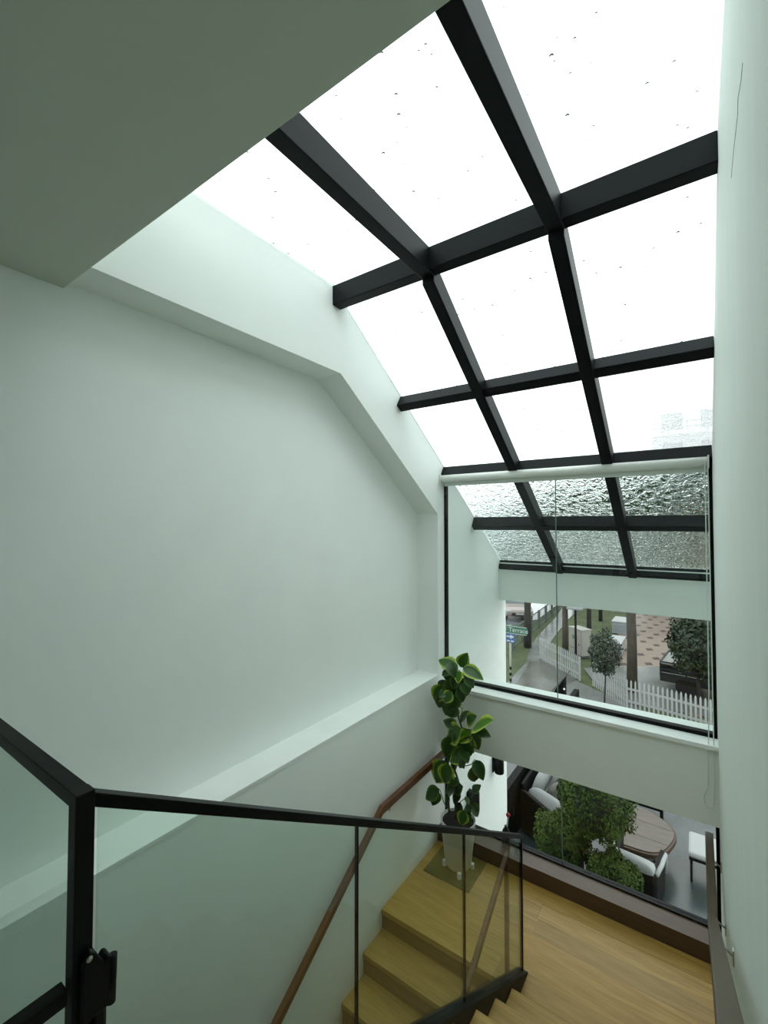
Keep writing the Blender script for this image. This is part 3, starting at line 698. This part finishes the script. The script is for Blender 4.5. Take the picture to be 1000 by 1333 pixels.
poly_ground('plaza', [G(793, 905), G(770, 875), G(800, 828), G(830, 798), G(850, 780), (14, 42), (14, 17)], ZS, m_plz, 'pink block plaza with darker blocks')
poly_ground('plaza_edge', [G(760, 870), G(800, 868), G(935, 868), (6, 19), (6, 16.2), G(935, 935), G(815, 915), G(775, 890)], ZS+.01, m_path, 'pale wet concrete strip along the plaza', .05)
# path and crossing
poly_ground('footpath', [G(737, 784), G(762, 784), G(740, 806), G(722, 828), G(708, 850), G(755, 888), G(800, 908), G(840, 925), G(935, 960), (.9, 13.25), (-9, 13.25), G(650, 900), G(668, 880), G(685, 862), G(690, 840), G(700, 828), G(722, 805)], ZS-.01, m_path, 'wet grey footpath bending along the street')
poly_ground('crossing', [G(664, 903), G(690, 862), G(704, 858), G(752, 884), G(715, 900)], ZS, m_mud, 'muddy wet paving at the corner')
poly_ground('road', [(-60, 26.0), G(664, 815), G(700, 806), G(738, 780), (-10, 60), (-60, 60)], ZS-.005, m_road, 'pale wet road')

# picket fences
def picket_mesh():
    mb = MB().prism([(-.027, 0), (.027, 0), (.027, .92), (0, .985), (-.027, .92)], -.011, .011, 'Y')
    return mb
def picket_fence(pts, label, name='picket_fence', gap=.13):
    f = thing(name, pts[0], label, 'fence', None)
    proto = None
    for a, b in zip(pts[:-1], pts[1:]):
        d = b-a; n = max(2, int(d.length/gap)); ang = math.atan2(d.y, d.x)
        for h in (.25, .68): MB().beam(a+Vector((0, 0, h)), b+Vector((0, 0, h)), .03, .07).build('rail', m_white, f)
        for i in range(n+1):
            p = a.lerp(b, i/n)
            if proto is None:
                mb = picket_mesh(); mb.v = [v+Vector((0, 0, -H)) for v in mb.v]
                proto = mb.build('picket', m_white); mesh = proto.data; bpy.data.objects.remove(proto); proto = True
            o = bpy.data.objects.new('picket', mesh); C.objects.link(o)
            off = Vector((-math.sin(ang), math.cos(ang), 0))*-.03
            place(o, (p.x+off.x, p.y+off.y, p.z+.03+H), f); o.rotation_euler.z = ang
        for q in (pts[0], pts[-1]) if a == pts[0] else (): MB().box(q.x-.035, q.x+.035, q.y-.035, q.y+.035, q.z, q.z+.95).build('post', m_white, f)
    return f
picket_fence([G(704, 857), G(755, 886)], 'short white picket fence beside the footpath bend')
picket_fence([G(773, 893), G(817, 922), G(870, 936), G(940, 957)], 'long white picket fence in front of the plaza')

# trees with tall bare trunks (palms)
def palm(base, h, r, crown, nfr, label, mat, dark=False):
    t = thing('palm_tree', base, label, 'tree', 'palm trees along the street')
    MB().tube([base, base+Vector((.02, 0, h*.3)), base+Vector((-.03, .02, h*.7)), base+Vector((0, 0, h))], [r*1.15, r, r*.95, r*.8], 14).build('trunk', mat, t, smooth=True)
    top = base+Vector((0, 0, h))
    for i in range(nfr):
        a = 2*math.pi*i/nfr+random.uniform(-.15, .15); el = random.uniform(.1, .9)
        L = crown*random.uniform(.85, 1.1); mb = MB(); pts = []
        for k in range(8):
            u = k/7; pts.append(top+Vector((math.cos(a)*L*u*math.cos(el*(1-u*.4)), math.sin(a)*L*u*math.cos(el*(1-u*.4)), L*(math.sin(el)*u-1.0*u*u*(.5+.3*(1-el))))))
        mb.tube(pts, [.03*(1-.8*k/7) for k in range(8)], 5)
        sd = Vector((-math.sin(a), math.cos(a), 0))
        for k in range(1, 22):
            u = k/22; i0 = min(6, int(u*7)); p = pts[i0].lerp(pts[i0+1], u*7-i0); fl_ = (pts[i0+1]-pts[i0]).normalized()
            w = .55*crown/2.2*math.sin(math.pi*min(1, u*.9+.1))
            for s in (-1, 1):
                tip = p+sd*s*w+fl_*w*.5+Vector((0, 0, -.25*w)); mb.add([p-fl_*.03, p+fl_*.03, tip], [(0, 1, 2)])
        mb.build('frond', m_frond, t)
    return t
m_frond = MO('palm_frond', (62, 86, 44), .6, var2=(92, 116, 62), vscale=4, spec=.3)
palm(G(823, 900), 6.3, .17, 2.3, 11, 'thick pale palm trunk rising behind the long picket fence', m_trunk)
palm(G(736, 860), 6.4, .13, 2.0, 10, 'palm trunk beside the white electrical cabinet', m_trunk)
palm(G(687, 842), 6.2, .17, 2.0, 10, 'dark thick palm trunk in front of the parked car', m_trunkd)
palm(G(767, 826), 7.0, .12, 2.0, 9, 'palm trunk on the lawn behind the lamp post', m_trunkd)
palm(G(782, 808), 7.2, .11, 2.0, 9, 'thin distant palm trunk beside the white bins', m_trunkd)

# leafy trees
m_lf_dark = MO('dark_tree_leaf', (38, 58, 34), .5, var2=(66, 88, 48), vscale=3, spec=.4)
m_lf_mid = MO('street_tree_leaf', (56, 80, 44), .55, var2=(92, 116, 60), vscale=1.2, spec=.3)
m_lf_gloss = MO('glossy_shrub_leaf', (40, 58, 34), .35, var2=(70, 88, 58), vscale=5, spec=.45)
def tree(base, cen, rad, cnt, size, label, mat, tr=.05, group=None, core=True, name='leafy_tree', extra=()):
    t = thing(name, base, label, 'tree', group)
    MB().tube([base, base.lerp(Vector(cen), .5)+Vector((.03, 0, 0)), Vector(cen)], [tr, tr*.8, tr*.5], 8).build('trunk', m_bark, t)
    for i, (c, r, n) in enumerate(((cen, rad, cnt),)+tuple(extra)):
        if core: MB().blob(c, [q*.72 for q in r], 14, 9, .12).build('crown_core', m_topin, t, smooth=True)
        MB().leaves(c, r, n, size, .62, .7).build('foliage', mat, t, kind='stuff')
    return t
bb = G(787, 918)
def atd(px, py, b): return P(px, py, Y=b.y)
c_ = atd(787, 850, bb); r_ = 20*c_.dot(FW)/FPX
tree(bb, c_, (r_, r_, r_*1.5), 2600, .11, 'slender young tree with glossy dark leaves by the picket fence', m_lf_gloss, .03, core=False)
tb = G(912, 925); tb.y += .3
c_ = atd(903, 838, tb); r_ = 30*c_.dot(FW)/FPX
tree(tb, c_, (r_, r_, r_*1.35), 3600, .17, 'bushy dark green tree in front of the parked truck', m_lf_dark, .07,
     extra=((atd(915, 815, tb)+Vector((.2, .3, 0)), (r_*.8, r_*.8, r_*.7), 1600), (atd(922, 872, tb)+Vector((.2, 0, 0)), (r_*.55, r_*.55, r_*.7), 1200)))

# lamp post
lp = G(750, 864)
t = thing('street_lamp', lp, 'slim black lamp post with flat square head on the lawn', 'lamp')
ht = (P(750, 793, Y=lp.y).z-ZS)
MB().lathe([(0, 0), (.07, 0), (.07, .25), (.05, .3), (.05, ht), (0, ht)], lp, 12).build('pole', m_blackd, t)
MB().box(lp.x-.34, lp.x+.34, lp.y-.28, lp.y+.28, ZS+ht, ZS+ht+.09).build('lamp_head', MO('lamp_head_grey', (190, 196, 194), .5), t, bevel=.02)
# electrical cabinet
cb0, cb1 = G(741, 850), G(758, 857)
chh = P(741, 816, Y=cb0.y).z-ZS
ang = math.atan2(cb1.y-cb0.y, cb1.x-cb0.x); wd = (cb1-cb0).length
t = thing('electrical_cabinet', cb0, 'white electrical cabinet with a diamond mark on the lawn', 'cabinet')
xf = Matrix.Translation(cb0) @ Matrix.Rotation(ang, 4, 'Z')
m_cab = MO('cabinet_cream', (224, 222, 210), .5, var=.03)
MB(xf).box(0, wd, 0, .55, 0.08, chh).build('body', m_cab, t, bevel=.015); MB(xf).box(.02, wd-.02, .02, .53, 0, .09).build('plinth', MO('plinth_grey', (120, 120, 114), .8), t)
MB(xf).box(-.02, wd+.02, -.03, .58, chh, chh+.04).build('cap', m_cab, t)
MB(xf).box(wd*.06, wd*.94, -.012, 0, .16, chh-.06).build('door', m_cab, t, bevel=.004); dr_ = bpy.data.objects['door']
dz = chh*.68; dx = wd*.36
MB(xf).prism([(dx-.09, dz), (dx, dz-.11), (dx+.09, dz), (dx, dz+.11)], -.018, -.012, 'Y').build('diamond_mark', m_blackd, dr_)
MB(xf).prism([(dx-.05, dz), (dx, dz-.065), (dx+.05, dz), (dx, dz+.065)], -.022, -.016, 'Y').build('diamond_inner', m_cab, dr_)
MB(xf).box(wd*.12, wd*.5, -.016, -.012, chh*.27, chh*.285).build('vent_line', m_blackd, dr_)
MB(xf).box(wd*.78, wd*.80, -.03, -.012, chh*.42, chh*.5).build('handle', m_blackd, dr_)
# white bins / boxes
def wbox(px0, py0, px1, top_py, dep, label):
    a = G(px0, py0); b = P(px1, py0, Y=a.y); h = P(px0, top_py, Y=a.y).z-ZS
    t = thing('storage_box', (a.x, a.y, ZS), label, 'box')
    w = b.x-a.x
    MB().box(a.x, a.x+w, a.y, a.y+dep, ZS, ZS+h-.06).build('body', MO('box_grey_white', (206, 214, 216), .5), t, bevel=.02)
    MB().box(a.x-.03, a.x+w+.03, a.y-.03, a.y+dep+.03, ZS+h-.06, ZS+h).build('lid', m_white, t, bevel=.015)
    MB().box(a.x+.05, a.x+w-.05, a.y-.012, a.y, ZS+.12, ZS+h-.2).build('front_panel', MO('box_panel', (188, 198, 202), .5), t)
wbox(797, 824, 818, 808, 1.6, 'white lidded storage box farther back on the plaza')
wbox(790, 853, 808, 836, 1.8, 'white lidded storage box half hidden by the young tree')
# brown planter wall
bw = G(877, 830)
t = thing('planter_box', bw, 'brown timber planter box at the plaza edge behind dark tree', 'planter')
hh = P(877, 812, Y=bw.y).z-ZS
m_pl = MO('brown_planter', (112, 84, 66), .6, var=.12, vscale=8)
for i in range(4): MB().box(bw.x, bw.x+3.2, bw.y, bw.y+1.4, ZS+hh*i/4+.01, ZS+hh*(i+1)/4-.01).build('plank', m_pl, t)
MB().leaves((bw.x+1.8, bw.y+.7, ZS+hh+.35), (1.5, .7, .5), 900, .2, .3, .7).build('planting', m_lf_dark, t, kind='stuff')

# street sign
sp = G(665, 906); sy = sp.y
m_post = MO('sign_post_white', (206, 212, 208), .4)
m_green = MO('sign_green', (0, 120, 88), .4, var=.02); m_blue = MO('sign_blue', (30, 106, 178), .4, var=.02); m_sw = MO('sign_white', (240, 244, 242), .4, var=.01)
sg = thing('street_sign', sp, 'green street name sign above blue one way arrow on banded post', 'sign')
top = P(665, 818, Y=sy).z
MB().tube([sp, (sp.x, sp.y, top+.12)], .04, 12).build('post', m_post, sg, smooth=True)
b0 = P(664, 878, Y=sy).z-ZS
for i in range(5):
    z0 = ZS+.1+i*.22
    MB().tube([(sp.x, sp.y, z0), (sp.x, sp.y, z0+.11)], .044, 12).build('black_band', m_blackd, sg)
gx0, gx1 = P(648, 820, Y=sy).x, P(688, 822, Y=sy).x; gz = P(672, 820, Y=sy).z; gh = .15
e = gh*.55
MB().prism([(gx0, gz-gh), (gx1-e, gz-gh)]+[(gx1-e+e*math.sin(a), gz-gh*math.cos(a)) for a in [math.pi*k/8 for k in range(1, 8)]]+[(gx1-e, gz+gh), (gx0, gz+gh)], sy-.07, sy-.05, 'Y').build('name_plate', m_green, sg); np_ = bpy.data.objects['name_plate']
MB().box(gx0, gx1-e*.6, sy-.074, sy-.07, gz+gh-.025, gz+gh-.008).box(gx0, gx1-e*.6, sy-.074, sy-.07, gz-gh+.008, gz-gh+.025).build('plate_border', m_sw, np_)
me = text_mesh('er Terrace', .225, 'lettering', m_sw)
o = bpy.data.objects.new('lettering', me); C.objects.link(o)
place(o, ((P(657.5, 820, Y=sy).x+P(685, 820, Y=sy).x)/2, sy-.075, gz+H), np_); o.rotation_euler = (math.pi/2, 0, 0)
bx0, bx1 = P(659, 828, Y=sy).x, P(671.5, 828, Y=sy).x; bz1, bz0 = P(665, 823, Y=sy).z, P(665, 836, Y=sy).z
MB().box(bx0, bx1, sy-.07, sy-.05, bz0, bz1).build('arrow_plate', m_blue, sg, bevel=.01); ap_ = bpy.data.objects['arrow_plate']
bw_, bh_ = bx1-bx0, bz1-bz0; ax, az = bx0, bz0+bh_*.6
MB().prism([(ax+.10*bw_, az-.07*bh_), (ax+.5*bw_, az-.07*bh_), (ax+.5*bw_, az-.23*bh_), (ax+.92*bw_, az), (ax+.5*bw_, az+.23*bh_), (ax+.5*bw_, az+.07*bh_), (ax+.10*bw_, az+.07*bh_)], sy-.076, sy-.07, 'Y').build('arrow', m_sw, ap_)
for k in range(2): MB().box(ax+(.14+.42*k)*bw_, ax+(.44+.42*k)*bw_, sy-.075, sy-.07, bz0+.10*bh_, bz0+.24*bh_).build('small_print', m_sw, ap_)

# perimeter railing and dark gate pier of the house
YPF = 13.35
m_rail_b = MO('black_railing', (30, 36, 34), .5)
t = thing('garden_railing', (-4, YPF, ZP), 'thin black garden railing below the street view', 'railing')
za = P(690, 899, Y=YPF).z
MB().beam((-5.4, YPF, za), (-3.62, YPF, za), .03, .03).build('rail', m_rail_b, t); MB().beam((-3.05, YPF, za), (1.5, YPF, za), .03, .03).build('rail', m_rail_b, t)
for x in [-5.2, -4.6, -4.0, -3.64, -3.03, -2.4, -1.8, -1.2, -.6, 0, .6, 1.2]: MB().box(x-.013, x+.013, YPF-.013, YPF+.013, ZP, za).build('baluster', m_rail_b, t)
g0, g1, g2 = P(712, 911, Y=YPF), P(734, 884, Y=YPF), P(735, 914, Y=YPF)
t = thing('gate_pier', (g2.x-.2, YPF, ZP), 'dark gate canopy with grey sloping top above the garden railing', 'gate')
MB().prism([(g0.x, g0.z), (g1.x, g1.z), (g1.x, ZP), (g1.x-.22, ZP), (g1.x-.22, g0.z-.1), (g0.x, g0.z-.08)], YPF+.02, YPF+.3, 'Y').build('pier', m_blackwall, t)
MB().prism([(g0.x-.03, g0.z), (g1.x, g1.z), (g1.x, g1.z+.04), (g0.x-.05, g0.z+.04)], YPF+.0, YPF+.75, 'Y').build('sloping_cap', MO('grey_metal_cap', (108, 114, 114), .4), t)
MB().blob((g1.x+.01, YPF+.0, g1.z-.28), (.028, .028, .028), 10, 8, 0).build('lamp', m_whp, t)
# road fence
f0, f1 = G(668, 846), G(731, 793)
t = thing('roadside_fence', (f0.x, f0.y, ZS), 'grey green metal railing along the wet road', 'fence')
m_rf = MO('road_fence_metal', (112, 126, 118), .5); hf = 1.05
for h in (.12, .55, hf): MB().beam(f0+Vector((0, 0, h)), f1+Vector((0, 0, h)), .045, .05).build('rail', m_rf, t)
n = 34
for i in range(n+1):
    p = f0.lerp(f1, i/n); w = .05 if i % 5 == 0 else .014
    MB().box(p.x-w, p.x+w, p.y-w, p.y+w, ZS, ZS+hf+(.05 if i % 5 == 0 else 0)).build('post' if i % 5 == 0 else 'baluster', m_rf, t)

# ------------------------------------------------------------------ vehicles
m_carp = MO('pearl_car_paint', (214, 196, 190), .22, var=.02); m_cglass = MO('dark_car_glass', (96, 112, 114), .08, var=.05); m_tyre = MO('tyre_rubber', (22, 22, 22), .8)
m_lamp = MO('headlamp', (240, 244, 246), .1); m_grille = MO('grille_dark', (34, 34, 36), .4)
def car(pos, rz, label):
    t = thing('parked_car', pos, label, 'car')
    X = Matrix.Translation(pos) @ Matrix.Rotation(rz, 4, 'Z')
    prof = [(-2.2, .35), (2.15, .35), (2.25, .5), (2.2, .78), (1.75, .92), (1.0, 1.0), (-1.5, 1.02), (-2.15, .98), (-2.28, .6)]
    MB(X).prism([(x, z) for x, z in prof], -.88, .88, 'Y').build('body', m_carp, t, bevel=.09)
    a = [(1.05, .99), (.25, 1.45), (-1.0, 1.48), (-1.75, 1.0)]
    lo, hi = .84, .62
    ys = lambda z: lo-(z-.99)/(.49)*(lo-hi)
    MB(X).hexa([(a[0][0], -lo, .98), (a[0][0], lo, .98), (a[3][0], lo, .98), (a[3][0], -lo, .98)], [(a[1][0], -hi, 1.42), (a[1][0], hi, 1.42), (a[2][0], hi, 1.42), (a[2][0], -hi, 1.42)]).build('cabin_glass', m_cglass, t)
    MB(X).hexa([(a[1][0]+.05, -hi-.02, 1.42), (a[1][0]+.05, hi+.02, 1.42), (a[2][0]-.05, hi+.02, 1.42), (a[2][0]-.05, -hi-.02, 1.42)], [(a[1][0]-.1, -hi+.04, 1.5), (a[1][0]-.1, hi-.04, 1.5), (a[2][0]+.1, hi-.04, 1.5), (a[2][0]+.1, -hi+.04, 1.5)]).build('roof', m_carp, t)
    for s in (-1, 1):
        MB(X).beam((1.05, s*lo, .98), (.22, s*hi, 1.44), .07, .05).build('pillar', m_carp, t); MB(X).beam((-1.75, s*lo, .98), (-1.0, s*hi, 1.46), .1, .05).build('pillar', m_carp, t)
        MB(X).pad(2.02, 2.27, s*.68-.17, s*.68+.17, .62, .80, .6).build('headlamp', m_lamp, t, smooth=True)
        MB(X).box(.72, .9, s*.9-.06, s*.9+.1*s, 1.0, 1.12).build('mirror', m_carp, t)
        for x in (-1.35, 1.4): MB(X).tube([(x, s*.70, .33), (x, s*.90, .33)], .33, 20).build('wheel', m_tyre, t)
    MB(X).box(2.2, 2.27, -.5, .5, .42, .62).build('grille', m_grille, t); MB(X).box(2.26, 2.285, -.26, .26, .5, .6).build('number_plate', m_sw, t)
car(P(668, 808, Z=ZS)+Vector((-.5, 1.7, 0)), math.radians(-62), 'pale pinkish car parked on the wet road behind palm trunk')
# dark truck with slatted cargo sides
m_trk = MO('dark_truck_paint', (30, 38, 38), .35, var=.08); m_trt = MO('pale_canvas', (200, 204, 198), .7, var=.05); m_yel = MO('yellow_cargo', (196, 176, 48), .6)
q = G(858, 907); tz = P(858, 867, Y=q.y).z-ZS
t = thing('cargo_truck', (q.x+2, q.y+.9, ZS), 'dark truck with railed cargo bed and yellow bundle behind the tree', 'truck')
X = Matrix.Translation((q.x, q.y+.45, ZS)) @ Matrix.Rotation(math.radians(-6), 4, 'Z')
MB(X).box(0, 5.0, .1, 1.9, .45, .62).build('chassis', m_trk, t)
MB(X).box(0.02, 3.3, .12, 1.88, .62, .70).build('bed_floor', m_trk, t)
for y in (.06, 1.88):
    for z0, z1 in ((.62, .78), (.86, .97), (1.08, 1.2)): MB(X).box(0, 3.3, y, y+.05, z0, z1).build('side_board', m_trk, t)
    for x in (.03, .85, 1.65, 2.45, 3.25): MB(X).box(x-.03, x+.03, y-.015, y+.065, .6, tz).build('stake', m_trk, t)
    MB(X).beam((0, y+.02, tz), (3.3, y+.02, tz), .05, .05).build('top_rail', m_trt, t)
    MB(X).beam((0, y-.005, .80), (3.3, y-.005, .80), .02, .025).build('trim_strip', m_steel, t)
MB(X).box(.0, .05, .1, 1.9, .62, 1.2).build('tail_board', m_trk, t)
MB(X).box(.02, 1.35, .08, 1.9, tz-.02, tz+.03).build('canvas_cover', m_trt, t, bevel=.01)
MB(X).pad(.75, 1.75, .25, .8, .68, 1.12, .5).build('yellow_bundle', m_yel, t, smooth=True)
MB(X).prism([(3.4, .6), (5.0, .6), (5.05, 1.1), (4.7, 1.2), (4.35, 1.85), (3.4, 1.85)], .08, 1.92, 'Y').build('cab', m_trk, t, bevel=.05)
MB(X).prism([(3.55, 1.2), (4.5, 1.2), (4.28, 1.72), (3.55, 1.72)], .07, 1.93, 'Y').build('cab_window', m_cglass, t)
for x in (.85, 4.2):
    for y in (.1, 1.62): MB(X).tube([(x, y, .36), (x, y+.28, .36)], .36, 20).build('wheel', m_tyre, t)

# ------------------------------------------------------------------ beyond the street
TR = [(-20.5, 43, 8.0, 3.2), (-13.9, 42, 9.4, 2.8), (-8.7, 41, 10.6, 2.4), (-3.1, 40.5, 11.0, 2.3), (1.7, 44.5, 11.6, 2.3), (-11.2, 48, 11.2, 2.7), (-5.9, 47, 11.8, 2.4), (-28, 46, 8.2, 3.6)]
# crowns seen only through the rain film: nothing but place tells them apart
for i, (x, y, h, r) in enumerate(TR):
    b = Vector((x, y, ZS)); c = Vector((x, y, ZS+h-r*.85))
    tree(b, c, (r, r, r*.85), 1500, .55, 'broad green street tree in the row beyond plaza and road', m_lf_mid, .2, 'trees beyond the plaza and road', extra=((c+Vector((r*.1, -.2, -r*.8)), (r*.8, r*.8, r*.75), 700),))
# apartment block with tan base behind the plaza
m_bld = M('hazy_pale_render', (206, 212, 212), .8, var=.03); m_tan = MO('tan_render', (186, 158, 118), .8, var=.04); m_bwin = MO('far_window', (104, 120, 124), .15, var=.1)  # pale block walls left brighter than other outdoor colours, distance haze in the colour
ab = thing('apartment_block', (6, 52, ZS), 'pale apartment block with balconies and a tan base beyond plaza', 'building')
bxa, bxb, bya = -3.4, 16, 50
MB().box(bxa, bxb, bya, bya+12, ZS, ZS+17.5).build('wall', m_bld, ab)
for fl_i in range(5):
    z = ZS+3.6+fl_i*2.8
    for j in range(6):
        x = bxa+.8+j*3.1
        MB().box(x, x+1.7, bya-.05, bya+.05, z+.5, z+2.1).build('window', m_bwin, ab)
    MB().box(bxa, bxb, bya-1.3, bya, z-.15, z).build('balcony_slab', m_bld, ab)
    for zz in (z+.5, z+1.0): MB().beam((bxa, bya-1.27, zz), (bxb, bya-1.27, zz), .06, .06).build('balcony_rail', m_rail_b, ab)
    for j in range(14): MB().box(bxa+j*1.45-.03, bxa+j*1.45+.03, bya-1.3, bya-1.24, z, z+1.0).build('rail_post', m_rail_b, ab)
MB().box(bxa+.5, bxb-6, bya+2, bya+10, ZS+17.5, ZS+20.2).build('roof_house', m_bld, ab)
HX, HY = P(893, 710, Y=36.).x, 36.
tb_ = thing('tan_house', (2.5, 38, ZS), 'low tan rendered house at the far end of the plaza', 'building')
MB().box(HX, 8, HY, HY+4, ZS, ZS+6.0).build('wall', m_tan, tb_); MB().box(HX-.15, 8.2, HY-.2, HY+4.2, ZS+6.0, ZS+6.2).build('roof', m_path, tb_)
MB().box(HX, 8, HY-.04, HY, ZS+4.3, ZS+4.55).build('string_course', m_pl, tb_)
for j in range(3): MB().box(1+j*2, 2.1+j*2, HY-.06, HY+.02, ZS+2.2, ZS+3.8).build('window', m_bwin, tb_)
